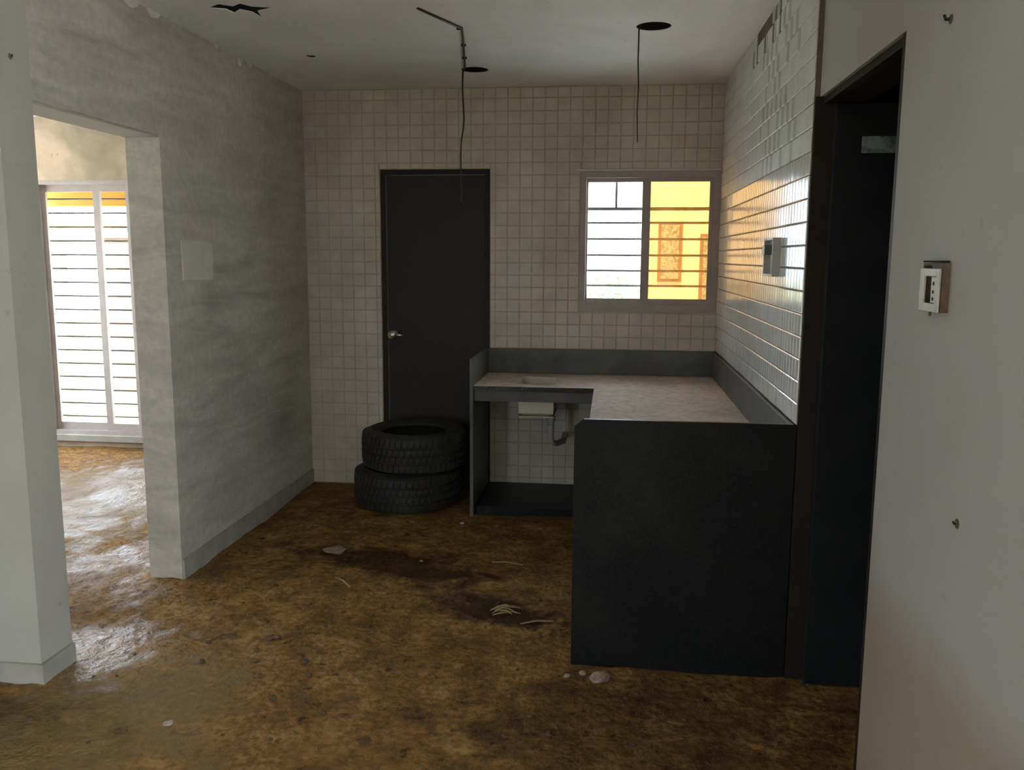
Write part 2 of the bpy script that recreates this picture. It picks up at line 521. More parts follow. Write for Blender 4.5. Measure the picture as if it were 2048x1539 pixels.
# back wall with door and window openings
DX0, DX1, DZ = -1.581, -0.826, 2.180
WX0, WX1, WZ0, WZ1 = -0.222, 0.690, 1.246, 2.158
b = MB()
b.box(XL - TL, DX0, D, D + 0.2, -0.05, ZC + 0.05)
b.box(DX0, DX1, D, D + 0.2, DZ, ZC + 0.05)
b.box(DX1, WX0, D, D + 0.2, -0.05, ZC + 0.05)
b.box(WX0, WX1, D, D + 0.2, -0.05, WZ0)
b.box(WX0, WX1, D, D + 0.2, WZ1, ZC + 0.05)
b.box(WX1, XS + 0.2, D, D + 0.2, -0.05, ZC + 0.05)
wall_back = struct(b.build('wall_back', 'grout'), 'back wall faced with small cream square tiles', 'wall')

# left wall and the head over the left doorway: bare cement
b = MB()
b.box(XL - TL, XL, YJ, D + 0.01, -0.05, ZC + 0.05)
b.box(XL - TL, XL, YPB, YJ, ZL, ZC + 0.05)
wall_left = struct(b.build('wall_left', 'cement'), 'bare grey cement wall on the left with a doorway', 'wall')
# cream painted wall end at the near left
wall_pillar = struct(MB().box(XE - 0.2, XL, YPF, YPB, -0.05, ZC + 0.05).build('wall_front_left', 'cream'), 'cream painted wall end at the left edge', 'wall')

# right wall
b = MB()
b.box(XW, XW + 0.15, YP, D + 0.01, -0.05, ZC + 0.05)
b.box(XW, XW + 0.15, YN, YP, ZR, ZC + 0.05)
b.box(XW, XW + 0.15, 1.05, YN, -0.05, ZC + 0.05)
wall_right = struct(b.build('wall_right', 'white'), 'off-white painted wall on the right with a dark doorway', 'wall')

# adjoining bright room
LX0, LX1, LZ0, LZ1 = -4.74, -3.86, 0.045, 2.20
b = MB()
b.box(XE - 0.2, LX0, YB, YB + 0.2, -0.05, ZC + 0.05)
b.box(LX0, LX1, YB, YB + 0.2, LZ1, ZC + 0.05)
b.box(LX0, LX1, YB, YB + 0.2, -0.05, LZ0)
b.box(LX1, XL - TL + 0.001, YB, YB + 0.2, -0.05, ZC + 0.05)
wall_room = struct(b.build('wall_far_room', 'tan'), 'tan stained wall of the bright adjoining room', 'wall')
b = MB().box(XL - TL, XL, D + 0.2, YB + 0.2, -0.05, ZC + 0.05)
struct(b.build('wall_side_room', 'tan'), 'tan partition wall of the adjoining room', 'wall')
b = MB()
b.box(XE - 0.2, XE, YE - 0.2, 3.1, -0.05, ZC + 0.05)
b.box(XE - 0.2, XE, 3.8, 5.25, -0.05, ZC + 0.05)
b.box(XE - 0.2, XE, 6.6, YB + 0.2, -0.05, ZC + 0.05)
for y0, y1 in ((3.1, 3.8), (5.25, 6.6)):
    b.box(XE - 0.2, XE, y0, y1, -0.05, 0.3)
    b.box(XE - 0.2, XE, y0, y1, 2.3, ZC + 0.05)
struct(b.build('wall_outer_left', 'cream'), 'cream outer wall with window openings beyond the left rooms', 'wall')
b = MB()
b.box(XE - 0.2, -2.9, YE - 0.2, YE, -0.05, ZC + 0.05)
b.box(-2.3, XV + 0.2, YE - 0.2, YE, -0.05, ZC + 0.05)
b.box(-2.9, -2.3, YE - 0.2, YE, -0.05, 0.2)
b.box(-2.9, -2.3, YE - 0.2, YE, 2.35, ZC + 0.05)
struct(b.build('wall_rear', 'cream'), 'cream wall with an opening added for fill light behind the viewer', 'wall')  # opening put in to give soft fill light
# dark side room through the right doorway
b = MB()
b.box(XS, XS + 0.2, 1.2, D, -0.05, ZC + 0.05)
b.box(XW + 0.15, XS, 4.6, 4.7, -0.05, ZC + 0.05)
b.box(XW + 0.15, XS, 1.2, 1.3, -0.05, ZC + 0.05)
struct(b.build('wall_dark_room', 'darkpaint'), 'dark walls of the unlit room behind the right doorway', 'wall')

b = MB()
b.box(XW + 0.15, XV + 0.2, 1.05, 1.2, -0.05, ZC + 0.05)
b.box(XV, XV + 0.2, 0.9, 1.05, -0.05, ZC + 0.05)
b.box(XV, XV + 0.2, YE, 0.9, -0.05, 0.12)
b.box(XV, XV + 0.2, YE, 0.9, 2.45, ZC + 0.05)  # large gap between sill and head, added to let fill light in
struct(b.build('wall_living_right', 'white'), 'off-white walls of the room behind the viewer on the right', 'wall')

# skirtings
struct(MB().box(XL, XL + 0.014, YJ, D - 0.012, -0.03, 0.095).build('baseboard_left', 'base', bevel=0.003), 'low cement skirting along the bare left wall', 'skirting')
b = MB().prism([(XE, YPF), (XE, YPF - 0.014), (XL + 0.014, YPF - 0.014), (XL + 0.014, YPB), (XL, YPB), (XL, YPF)], 'Z', -0.03, 0.075)
struct(b.build('baseboard_front_left', 'base'), 'low skirting round the foot of the cream wall end', 'skirting')

struct(MB().box(XL - TL, XL - 0.004, YPB + 0.001, YJ - 0.001, ZL - 0.010, ZL - 0.0005).build('trim_2', 'cream'), 'pale lining under the head of the left doorway', 'trim')
# details of the walls
MB().add([(XL + 0.004, 4.085, 1.48), (XL + 0.004, 4.40, 1.475), (XL + 0.004, 4.415, 1.66), (XL + 0.004, 4.30, 1.675), (XL + 0.004, 4.08, 1.67),
          (XL, 4.08, 1.475), (XL, 4.405, 1.47), (XL, 4.42, 1.665), (XL, 4.30, 1.68), (XL, 4.075, 1.675)],
         [(0, 1, 2, 3, 4), (0, 5, 6, 1), (1, 6, 7, 2), (2, 7, 8, 3), (3, 8, 9, 4), (4, 9, 5, 0)]).build('putty_patch', 'patch', wall_left)
for k, (y, w, h) in enumerate([(4.86, 0.05, 0.045), (4.98, 0.07, 0.03), (4.55, 0.05, 0.02), (3.72, 0.16, 0.035), (3.92, 0.10, 0.03)]):
    b = MB()
    pts = [(y + w * (t - 0.5) + random.uniform(-.006, .006), ZC - 0.002 - h * (0.6 + 0.4 * random.random()) * math.sin(math.pi * t) - 0.004) for t in (0, .2, .4, .6, .8, 1)]
    b.prism([(y - w / 2, ZC)] + pts + [(y + w / 2, ZC)], 'X', XL, XL + 0.008)
    b.build('plaster_lump', 'chip', wall_left)

# ------------------------------------------------------------------ tiles
def tile_shape(w, h, t, axis):
    """bevelled tile, centred, facing -Y (axis Y) or -X (axis X)"""
    bv = min(0.0035, w / 4, h / 4)
    o = [(-w / 2, -h / 2), (w / 2, -h / 2), (w / 2, h / 2), (-w / 2, h / 2)]
    i_ = [(u - math.copysign(bv, u), v - math.copysign(bv, v)) for u, v in o]
    pts = [(u, 0.0, v) for u, v in o] + [(u, -t * 0.55, v) for u, v in o] + [(u, -t, v) for u, v in i_]
    fs = [(8, 9, 10, 11)]
    for k in range(4):
        k2 = (k + 1) % 4
        fs += [(k, k2, 4 + k2, 4 + k), (4 + k, 4 + k2, 8 + k2, 8 + k)]
    if axis == 'X':
        pts = [(p[1], -p[0], p[2]) for p in pts]
    return pts, fs

def cut(cell, hole):
    """what is left of a tile cell round an opening"""
    a0, a1, z0, z1, k = cell
    h0, h1, y0, y1 = hole
    if a1 <= h0 or a0 >= h1 or z1 <= y0 or z0 >= y1:
        return [cell]
    out = []
    if a0 < h0:
        out.append((a0, h0, z0, z1, k))
    if a1 > h1:
        out.append((h1, a1, z0, z1, k))
    m0, m1 = max(a0, h0), min(a1, h1)
    if z1 > y1:
        out.append((m0, m1, y1, z1, k))
    if z0 < y0:
        out.append((m0, m1, z0, y0, k))
    return [c for c in out if c[1] - c[0] > 0.008 and c[3] - c[2] > 0.008]

def lay_tiles(parent, cells, gap_u, gap_z, t, axis, const, jitter):
    """the 300 nearest become objects of their own, the rest one mesh"""
    meshes = {}
    def dist(c):
        u, z = (c[0] + c[1]) / 2, (c[2] + c[3]) / 2
        x, y = (u, const) if axis == 'Y' else (const, u)
        return math.sqrt(x * x + y * y + (z - H) ** 2)
    rest = {}
    for n, (a0, a1, z0, z1, k) in enumerate(sorted(cells, key=dist)):
        w, h = round(a1 - a0 - gap_u, 4), round(z1 - z0 - gap_z, 4)
        u, z = (a0 + a1) / 2, (z0 + z1) / 2
        rx, rz = random.gauss(0, jitter), random.gauss(0, jitter)
        loc = Vector((u, const, z)) if axis == 'Y' else Vector((const, u, z))
        rot = Matrix.Rotation(rx, 4, 'X' if axis == 'Y' else 'Y') @ Matrix.Rotation(rz, 4, 'Z')
        pts, fs = tile_shape(w, h, t, axis)
        if n < 300:
            if (w, h, k) not in meshes:
                me = bpy.data.meshes.new('tile')
                me.from_pydata(pts, [], fs)
                me.materials.append(MT[k])
                meshes[(w, h, k)] = me
            o = bpy.data.objects.new('tile', meshes[(w, h, k)])
            o.matrix_world = Matrix.Translation(loc) @ rot
            COL.objects.link(o)
            o.parent = parent
        else:
            rest.setdefault(k, MB()).add([loc + rot.to_3x3() @ Vector(p) for p in pts], fs)
    for k, b_ in rest.items():
        me = bpy.data.meshes.new('tile_field')
        me.from_pydata(b_.v, [], b_.f)
        me.materials.append(MT[k])
        o = bpy.data.objects.new('tile_field', me)
        COL.objects.link(o)
        o.parent = parent
        o['kind'] = 'stuff'

TP = 0.0822
cells = []
for r in range(33):
    for c in range(34):
        x0, z0 = XL + 0.004 + TP * c, TP * r
        x1, z1 = min(x0 + TP, XR + 0.004), min(z0 + TP, ZC - 0.001)
        if x1 - x0 < 0.01 or z1 - z0 < 0.01:
            continue
        for c1 in cut((x0, x1, z0, z1, 'backtile'), (DX0 - 0.002, DX1 + 0.002, -1, DZ + 0.002)):
            cells += cut(c1, (WX0 - 0.002, WX1 + 1, WZ0 - 0.002, WZ1 + 0.014))
lay_tiles(wall_back, cells, 0.0027, 0.0027, 0.0045, 'Y', D - 0.0005, 0.003)

# tile cladding of the right wall
clad = struct(MB().box(XR + 0.006, XW + 0.0005, YP, D - 0.008, ZS + 0.002, ZC - 0.001).build('wall_right_cladding', 'mortar'), 'raised bed of glossy tiles on the right wall above the counter', 'tiled wall')
TW = 0.054
cells = []
for r in range(21):
    z0 = ZS + 0.004 + TP * r
    z1 = min(z0 + TP, ZC - 0.002)
    for c in range(49):
        y0 = YP + 0.002 + TW * c
        y1 = min(y0 + TW, D - 0.008)
        y = y0 + TW / 2
        if y1 - y0 < 0.01:
            continue
        if r >= 19 and 3.95 < y < 4.75 and random.random() < (0.6 if r == 20 else 0.35):
            continue
        k = 'sidetile' if r < 12 else 'duskytile'
        if 12 <= r and 3.5 < y < 4.4 and (r + c) % 2 == 0 and random.random() < 0.62:
            k = 'darktile'
        if r == 0 and 3.6 < y < 4.2 and random.random() < 0.3:
            k = 'darktile'
        cells.append((y0, y1, z0, z1, k))
lay_tiles(clad, cells, 0.0022, 0.0035, 0.006, 'X', XR + 0.006, 0.006)

# ------------------------------------------------------------------ doors
door = thing('door_1', 'closed dark brown flush door in the tiled back wall', 'door', (-1.2, D, 0), kind='structure')
b = MB()
b.box(DX0, DX0 + 0.035, D + 0.02, D + 0.12, -0.03, DZ)
b.box(DX1 - 0.035, DX1, D + 0.02, D + 0.12, -0.03, DZ)
b.box(DX0 + 0.035, DX1 - 0.035, D + 0.02, D + 0.12, DZ - 0.035, DZ)
b.build('door_frame', 'doorframe', door)
leaf = MB().box(DX0 + 0.037, DX1 - 0.037, D + 0.035, D + 0.07, -0.03, DZ - 0.037).build('door_leaf', 'doorskin', door, bevel=0.002)
hd = MB()
hd.lathe([(0.001, 0), (0.030, 0), (0.030, -0.008), (0.012, -0.010), (0.011, -0.035), (0.024, -0.042), (0.031, -0.055), (0.028, -0.068), (0.012, -0.076), (0.001, -0.077)], 20, (-1.505, D + 0.036, 1.065), axis='Y')
hd.build('knob', 'chrome', leaf, smooth=True)
MB().tube([(-1.505, D + 0.002, 1.065), (-1.46, D - 0.004, 1.062), (-1.43, D + 0.0, 1.060)], [0.011, 0.010, 0.007], 8).build('lever', 'chrome', leaf, smooth=True)

door2 = thing('door_2', 'dark door standing open inside the right doorway', 'door', (XW + 0.1, YP, 0), kind='structure')
b = MB()
b.box(XR + 0.008, XW + 0.15, YP - 0.012, YP + 0.0, -0.03, ZR)
b.box(XW + 0.002, XW + 0.15, YN, YN + 0.03, -0.03, ZR)
b.box(XW + 0.012, XW + 0.15, YN + 0.03, YP - 0.012, ZR - 0.025, ZR)
b.build('door_frame', 'doorframe', door2)
leaf2 = MB().box(XW + 0.045, XW + 0.80, YP - 0.05, YP - 0.014, 0.0, ZR - 0.03).build('door_leaf', 'doordark', door2, bevel=0.002)
MB().box(0.845, 1.20, YP - 0.053, YP - 0.0505, 1.962, 2.018).build('vision_strip', 'frost', leaf2)

# ------------------------------------------------------------------ kitchen window
win = thing('window_1', 'two-pane sliding window in the tiled back wall beside the corner', 'window', (0.23, D, WZ0), kind='structure')
b = MB()
fy0_, fy1_ = D - 0.012, D + 0.06
b.box(WX0, WX0 + 0.038, fy0_, fy1_, WZ0, WZ1)
b.box(0.640, WX1 - 0.004, fy0_, fy1_, WZ0, WZ1)
b.box(WX0 + 0.038, 0.640, fy0_, fy1_, WZ0, WZ0 + 0.045)
b.box(WX0 + 0.038, 0.640, fy0_, fy1_, WZ1 - 0.040, WZ1)
b.build('window_frame', 'alu', win)
def sash(x0, x1, z0, z1, y, mat, st, parent):
    s = MB()
    s.box(x0, x0 + st[0], y, y + 0.022, z0, z1)
    s.box(x1 - st[1], x1, y, y + 0.022, z0, z1)
    s.box(x0 + st[0], x1 - st[1], y, y + 0.022, z0, z0 + st[2])
    s.box(x0 + st[0], x1 - st[1], y, y + 0.022, z1 - st[3], z1)
    so = s.build('sash', 'alu', parent)
    MB().box(x0 + st[0], x1 - st[1], y + 0.009, y + 0.013, z0 + st[2], z1 - st[3]).build('pane', mat, so)
    return so
sash(-0.184, 0.238, 1.291, 2.118, D + 0.030, 'pane', (0.012, 0.050, 0.038, 0.026), win)
sash(0.182, 0.640, 1.291, 2.118, D + 0.004, 'amber', (0.052, 0.024, 0.038, 0.026), win)
b = MB().box(WX0 - 0.03, XR - 0.006, D - 0.020, D + 0.01, WZ1 + 0.001, WZ1 + 0.013)  # white colour stands for an edge catching the light
struct(b.build('lit_edge_strip', 'chip'), 'thin white strip painting the lit edge above the kitchen window', 'trim')
g = thing('window_grille', 'steel bars outside the kitchen window', 'grille', (0.23, D + 0.13, WZ0))
for k, z in enumerate((1.305, 1.411, 1.512, 1.616, 1.724, 1.832)):
    MB().tube([(WX0 - 0.01, D + 0.13, z), (WX1 + 0.01, D + 0.13, z)], 0.008, 6).build('bar', 'steelbar', g)
MB().box(WX0, WX1, D + 0.122, D + 0.138, 1.913, 1.935).build('crossbar', 'steelbar', g)
MB().box(0.005, 0.021, D + 0.124, D + 0.136, 1.935, WZ1).build('upright', 'steelbar', g)

# ------------------------------------------------------------------ window of the adjoining room
win2 = thing('window_2', 'tall sliding window with pinkish frame in the bright adjoining room', 'window', (-4.3, YB, LZ0), kind='structure')
b = MB()
b.box(LX0, LX0 + 0.045, YB + 0.01, YB + 0.12, LZ0 + 0.055, LZ1)
b.box(LX1 - 0.045, LX1, YB + 0.01, YB + 0.12, LZ0 + 0.055, LZ1)
b.box(LX0 + 0.045, LX1 - 0.045, YB + 0.01, YB + 0.12, LZ1 - 0.035, LZ1)
b.box(LX0 + 0.045, LX1 - 0.045, YB + 0.01, YB + 0.12, LZ0 + 0.055, LZ0 + 0.085)
b.build('window_frame', 'alu', win2)
sash(LX0 + 0.045, -4.178, LZ0 + 0.085, LZ1 - 0.035, YB + 0.07, 'pane', (0.040, 0.028, 0.06, 0.055), win2)
sash(-4.222, LX1 - 0.045, LZ0 + 0.085, LZ1 - 0.035, YB + 0.04, 'pane', (0.055, 0.035, 0.06, 0.055), win2)
MB().box(LX0 - 0.05, LX1 + 0.05, YB - 0.035, YB + 0.2, LZ0, LZ0 + 0.055).build('window_sill', 'base', win2, bevel=0.004)
g = thing('window_grille', 'row of thin steel bars outside the tall window of the adjoining room', 'grille', (-4.3, YB + 0.16, LZ0))
for k in range(17):
    MB().tube([(LX0 - 0.02, YB + 0.16, 0.226 + 0.1145 * k), (LX1 + 0.02, YB + 0.16, 0.226 + 0.1145 * k)], 0.0075, 6).build('bar', 'steelbar', g)
MB().box(-4.235, -4.222, YB + 0.150, YB + 0.158, LZ0 + 0.06, LZ1).build('upright', 'steelbar', g)

# ================================================================== KITCHEN COUNTER
kc = thing('kitchen_counter', 'L-shaped black granite kitchen counter with a dusty top', 'counter', (0.1, 4.4, 0))
SX0, SX1, SY0, SY1 = -0.575, -0.345, 5.30, 5.62
outer = [(XCE, YCF), (XCL, YCF), (XCL, YP + 0.021), (XR + 0.004, YP + 0.021), (XR + 0.004, D - 0.008), (XCE, D - 0.008)]
plate_with_holes(outer, [[(SX0, SY0), (SX1, SY0), (SX1, SY1), (SX0, SY1)]], ZK - 0.03, ZK, 'countertop', 'granite_top', kc)
MB().box(XCE + 0.001, XCL - 0.002, YCF + 0.015, YCF + 0.035, ZK - 0.095, ZK - 0.031).build('fascia', 'granite_glare_dust', kc)
MB().box(XCE + 0.001, XR + 0.004, D - 0.028, D - 0.0085, ZK + 0.001, ZS).build('backsplash', 'granite_glare_dust', kc, bevel=0.002)
MB().box(XR - 0.016, XR + 0.005, YP + 0.022, D - 0.029, ZK + 0.001, ZS).build('side_splash', 'granite_glare_dust', kc, bevel=0.002)
MB().prism([(XCP, -0.03), (XR + 0.005, -0.03), (XR + 0.005, ZS + 0.006), (XCP + 0.035, ZS + 0.006), (XCP, ZS - 0.024)], 'Y', YP, YP + 0.020).build('end_panel', 'granite', kc, bevel=0.0015)
MB().box(XCE - 0.022, XCE - 0.0005, YCF - 0.015, D - 0.009, -0.03, ZS).build('side_panel', 'granite_glare_dust', kc, bevel=0.002)
MB().box(XCL + 0.005, XCL + 0.025, YP + 0.03, 5.10, -0.03, ZK - 0.031).build('leg_panel', 'granite', kc)
MB().box(XCE + 0.001, XCL - 0.001, YCF + 0.04, D - 0.010, -0.03, 0.045).build('base_slab', 'granite', kc)

sk = thing('sink', 'small dull sink bowl let into the counter under the window', 'sink', (-0.46, 5.46, 0.60))
bw = MB()
def rect(x0, x1, y0, y1, z):
    return [(x0, y0, z), (x1, y0, z), (x1, y1, z), (x0, y1, z)]
R_ = [rect(SX0 - 0.014, SX1 + 0.014, SY0 - 0.014, SY1 + 0.014, ZK + 0.002), rect(SX0 + 0.002, SX1 - 0.002, SY0 + 0.002, SY1 - 0.002, ZK + 0.002),
      rect(SX0 + 0.006, SX1 - 0.006, SY0 + 0.006, SY1 - 0.006, 0.63), rect(SX0 + 0.03, SX1 - 0.03, SY0 + 0.03, SY1 - 0.03, 0.615)]
vs_ = [p for r in R_ for p in r]
fs = []
for i in range(3):
    for k in range(4):
        k2 = (k + 1) % 4
        fs.append((i * 4 + k, i * 4 + k2, i * 4 + 4 + k2, i * 4 + 4 + k))
fs.append((12, 13, 14, 15))
bw.add(vs_, fs).build('bowl', 'sink', sk)
MB().box(SX0 + 0.002, SX1 - 0.002, SY0 - 0.001 + 0.004, SY1 - 0.004, 0.608, 0.614).build('bowl_base', 'sink', sk)
MB().tube([(-0.372, 5.40, 0.612), (-0.372, 5.40, 0.47), (-0.365, 5.42, 0.43), (-0.34, 5.46, 0.41), (-0.30, 5.60, 0.40), (-0.30, 5.82, 0.40)], 0.019, 12).build('drain_pipe', 'pvc', sk, smooth=True)
MB().lathe([(0.001, 0.6), (0.030, 0.6), (0.030, 0.575), (0.022, 0.565), (0.022, 0.545), (0.001, 0.545)], 16, (-0.372, 5.40, 0.0)).build('drain_collar', 'pvc', sk, smooth=True)

# ================================================================== TYRES
def tyre(loc, rot, R, rin, hw, label):
    t = thing('car_tyre', label, 'tyre', loc, group='stacked car tyres')
    t.rotation_euler = (0, 0, rot)
    def part(mb, name, smooth=True):
        o = mb.build(name, 'rubber', None, smooth)
        o.parent = t
        return o
    prof = [(rin, -hw * 0.72), (rin - 0.006, -hw * 0.80), (rin + 0.012, -hw * 0.88), (rin + 0.05, -hw * 0.99), (R - 0.06, -hw), (R - 0.030, -hw * 0.93), (R - 0.012, -hw * 0.80),
            (R - 0.010, -hw * 0.45), (R - 0.019, -hw * 0.43), (R - 0.019, -hw * 0.37), (R - 0.008, -hw * 0.35), (R - 0.007, -0.006), (R - 0.017, -0.004)]
    prof = prof + [(r, -z) for r, z in prof[::-1]]
    inner = [(R - 0.035, hw * 0.78), (R - 0.030, 0.0), (R - 0.035, -hw * 0.78), (rin + 0.02, -hw * 0.82)]
    inner = [(rin + 0.02, hw * 0.82)] + inner
    part(MB().lathe(prof + inner, 64, closed=True), 'carcass')
    rr = MB()
    for s in (-1, 1):
        rr.lathe([(rin + 0.062, s * hw * 0.985), (rin + 0.066, s * hw * 1.03), (rin + 0.074, s * hw * 1.03), (rin + 0.078, s * hw * 0.985)], 48)
    part(rr, 'sidewall_rib')
    tb = MB()
    n = 56
    for k in range(n):
        for (z0, z1, off) in ((-0.84, -0.47, 0), (-0.33, -0.06, 0.5), (0.06, 0.33, 0), (0.47, 0.84, 0.5)):
            a = 2 * math.pi * (k + off) / n
            da = 2 * math.pi / n * 0.36
            q = []
            for rad in (R - 0.014, R):
                for aa, zz in ((a - da, z0), (a + da, z0), (a + da + 0.02, z1), (a - da + 0.02, z1)):
                    sh = 0.006 if abs(zz) > 0.8 and rad == R else 0
                    q.append(((rad - sh) * math.cos(aa), (rad - sh) * math.sin(aa), zz * hw))
            tb.add(q, [(4, 5, 6, 7), (0, 1, 5, 4), (1, 2, 6, 5), (2, 3, 7, 6), (3, 0, 4, 7)])
    part(tb, 'tread', False)
    return t
tyre((-1.315, 5.440, 0.122), 0.2, 0.350, 0.215, 0.122, 'worn black car tyre lying on the floor, lower of the stack')
tyre((-1.265, 5.440, 0.3755), 1.1, 0.345, 0.210, 0.122, 'black car tyre on top of the stack by the dark door')

# ================================================================== WIRES
wa = MB().tube([(-0.892, 3.985, ZC - 0.003), (-0.82, 4.16, ZC - 0.006), (-0.752, 4.335, ZC - 0.006), (-0.775, 4.50, ZC - 0.006), (-0.83, 4.85, ZC - 0.010), (-0.885, 5.20, ZC - 0.006), (-0.908, 5.275, ZC - 0.002), (-0.913, 5.288, ZC - 0.03),
                (-0.916, 5.29, 2.60), (-0.911, 5.29, 2.50), (-0.907, 5.29, 2.42), (-0.912, 5.29, 2.36), (-0.924, 5.29, 2.29), (-0.928, 5.29, 2.20), (-0.926, 5.29, 2.10), (-0.924, 5.29, 1.98), (-0.926, 5.29, 1.93)],
               [0.006] * 7 + [0.0055] * 5 + [0.0045] * 5, 7).build('hanging_wire', 'wire', smooth=True)
tag(wa, 'black cable stapled to the ceiling and dangling in front of the dark door', 'wire')
wb = MB().tube([(0.102, 4.403, ZC + 0.06), (0.100, 4.403, 2.68), (0.099, 4.402, 2.55), (0.104, 4.402, 2.42), (0.101, 4.40, 2.30), (0.106, 4.40, 2.16)], [0.004, 0.004, 0.0036, 0.0032, 0.003, 0.0028], 7).build('hanging_wire', 'wire', smooth=True)
tag(wb, 'thin cable hanging from the ceiling hole above the kitchen window', 'wire')
for (x, y) in ((-0.765, 4.33), (-0.80, 4.66), (-0.845, 4.95)):
    MB().box(x - 0.012, x + 0.012, y - 0.005, y + 0.005, ZC - 0.013, ZC - 0.001).build('cable_clip', 'wire', wa)

# ================================================================== SWITCH AND SOCKET
sb = thing('switch_box', 'broken white switch plate on a rusty box on the right wall', 'switch', (XW, 2.0, 1.49))
x1 = XW - 0.0005 + 0.014
b = MB()
b.box(x1 - 0.030, x1 - 0.0135, 1.932, 1.939, 1.487, 1.592)
b.box(x1 - 0.030, x1 - 0.0135, 2.043, 2.049, 1.487, 1.592)
b.box(x1 - 0.030, x1 - 0.0135, 1.939, 2.043, 1.487, 1.493)
b.box(x1 - 0.030, x1 - 0.0135, 1.939, 2.043, 1.586, 1.592)
b.build('box', 'rust', sb)
b = MB()
b.box(x1 - 0.036, x1 - 0.031, 1.934, 1.953, 1.487, 1.580)
b.box(x1 - 0.036, x1 - 0.031, 2.021, 2.047, 1.487, 1.580)
b.box(x1 - 0.036, x1 - 0.031, 1.953, 2.021, 1.487, 1.505)
b.box(x1 - 0.036, x1 - 0.031, 1.953, 2.021, 1.563, 1.580)
b.build('face_plate', 'plastic', sb, bevel=0.0012)
MB().box(x1 - 0.034, x1 - 0.022, 1.954, 1.983, 1.506, 1.562).build('socket_module', 'plastic', sb, bevel=0.0015)
MB().prism([(1.985, 1.506), (2.020, 1.506), (2.007, 1.530), (1.995, 1.560), (1.986, 1.561)], 'X', x1 - 0.024, x1 - 0.020).build('empty_slot', 'dark', sb)
for z in (1.515, 1.530, 1.548):
    MB().lathe([(0.0004, -0.0002), (0.0042, -0.0002), (0.0042, 0.002), (0.0004, 0.002)], 10, (x1 - 0.0345, 1.968, z), axis='X').build('pin_hole', 'dark', sb)
MB().lathe([(0.0004, -0.002), (0.005, -0.002), (0.005, 0.002), (0.0004, 0.002)], 10, (x1 - 0.030, 1.989, 1.4815), axis='X').build('screw', 'rust', sb)
MB().box(x1 - 0.033, x1 - 0.0145, 1.939, 2.043, 1.593, 1.597).build('cut_edge', 'dark', sb)

so = thing('socket_box', 'open grey socket box set in the glossy tiled wall', 'socket', (XR, 3.8, 1.52))
x1 = XR - 0.0005
b = MB()
b.box(x1 - 0.032, x1 + 0.004, 3.700, 3.712, 1.525, 1.685)
b.box(x1 - 0.032, x1 + 0.004, 3.898, 3.910, 1.525, 1.685)
b.box(x1 - 0.032, x1 + 0.004, 3.712, 3.898, 1.525, 1.535)
b.box(x1 - 0.032, x1 + 0.004, 3.712, 3.898, 1.675, 1.685)
b.build('box', 'pvc', so, bevel=0.001)
MB().box(x1 - 0.006, x1 - 0.001, 3.712, 3.898, 1.535, 1.675).build('back', 'plastic', so)
MB().box(x1 - 0.042, x1 - 0.0065, 3.83, 3.89, 1.615, 1.655).build('switch_module', 'steelbar', so, bevel=0.002)
MB().box(x1 - 0.020, x1 - 0.0065, 3.74, 3.755, 1.54, 1.62).build('terminal_strip', 'rust', so)

# nails and marks in the walls
def nail(name, loc, d, label, k=1.0):
    p0 = Vector(loc)
    p1 = p0 + Vector(d) * 0.016 * k
    o = MB().tube([p0, p0 + Vector(d) * 0.011 * k, p1 + Vector((0, -0.004, 0.008)) * k], [0.0040 * k, 0.0036 * k, 0.003 * k], 7).build(name, 'wire')
    MB().lathe([(0.0004, 0), (0.011, 0), (0.008, -0.0025), (0.0004, -0.003)] if d[0] < 0 else [(0.0004, 0), (0.011, 0), (0.008, 0.0025), (0.0004, 0.003)], 9, loc, axis='X').build('wall_plug', 'mortar', o)
    return tag(o, label, 'nail')
nail('nail', (XW - 0.0005, 2.041, 2.109), (-1, 0, 0), 'bent dark nail high on the right wall above the switch')
nail('nail', (XW - 0.0005, 1.794, 1.067), (-1, 0, 0), 'small dark nail low on the right wall below the switch', 0.6)
nail('nail', (XL + 0.0005, 2.93, 2.285), (1, 0, 0), 'small dark nail on the cream wall end at upper left', 0.7)

# ================================================================== THINGS LYING ON THE FLOOR
def lump_mesh(name, mat, seed, sub=2, amp=0.35):
    bm = bmesh.new()
    bmesh.ops.create_icosphere(bm, subdivisions=sub, radius=1.0)
    for v in bm.verts:
        n_ = noise.noise(v.co * 1.3 + Vector((seed * 7.1, seed, 0))) * amp + noise.noise(v.co * 3.1 + Vector((seed, 3, seed))) * amp * 0.4
        v.co *= 1 + n_
        v.co.z *= 0.6
    me = bpy.data.meshes.new(name)
    bm.to_mesh(me)
    bm.free()
    me.materials.append(MT[mat])
    return me
clods = [lump_mesh('mud_clod', 'clay', s, 2) for s in (1, 2, 3, 4)]
def place(me, name, x, y, r, label, cat, group=None, sz=1.0):
    o = bpy.data.objects.new(name, me)
    z = floor_h(x, y)
    o.location = (x, y, z + r * 0.35 * sz)
    o.scale = (r * random.uniform(0.8, 1.3), r * random.uniform(0.8, 1.2), r * sz)
    o.rotation_euler = (0, 0, random.uniform(0, 6.28))
    COL.objects.link(o)
    return tag(o, label, cat, group)
random.seed(21)
n = 0
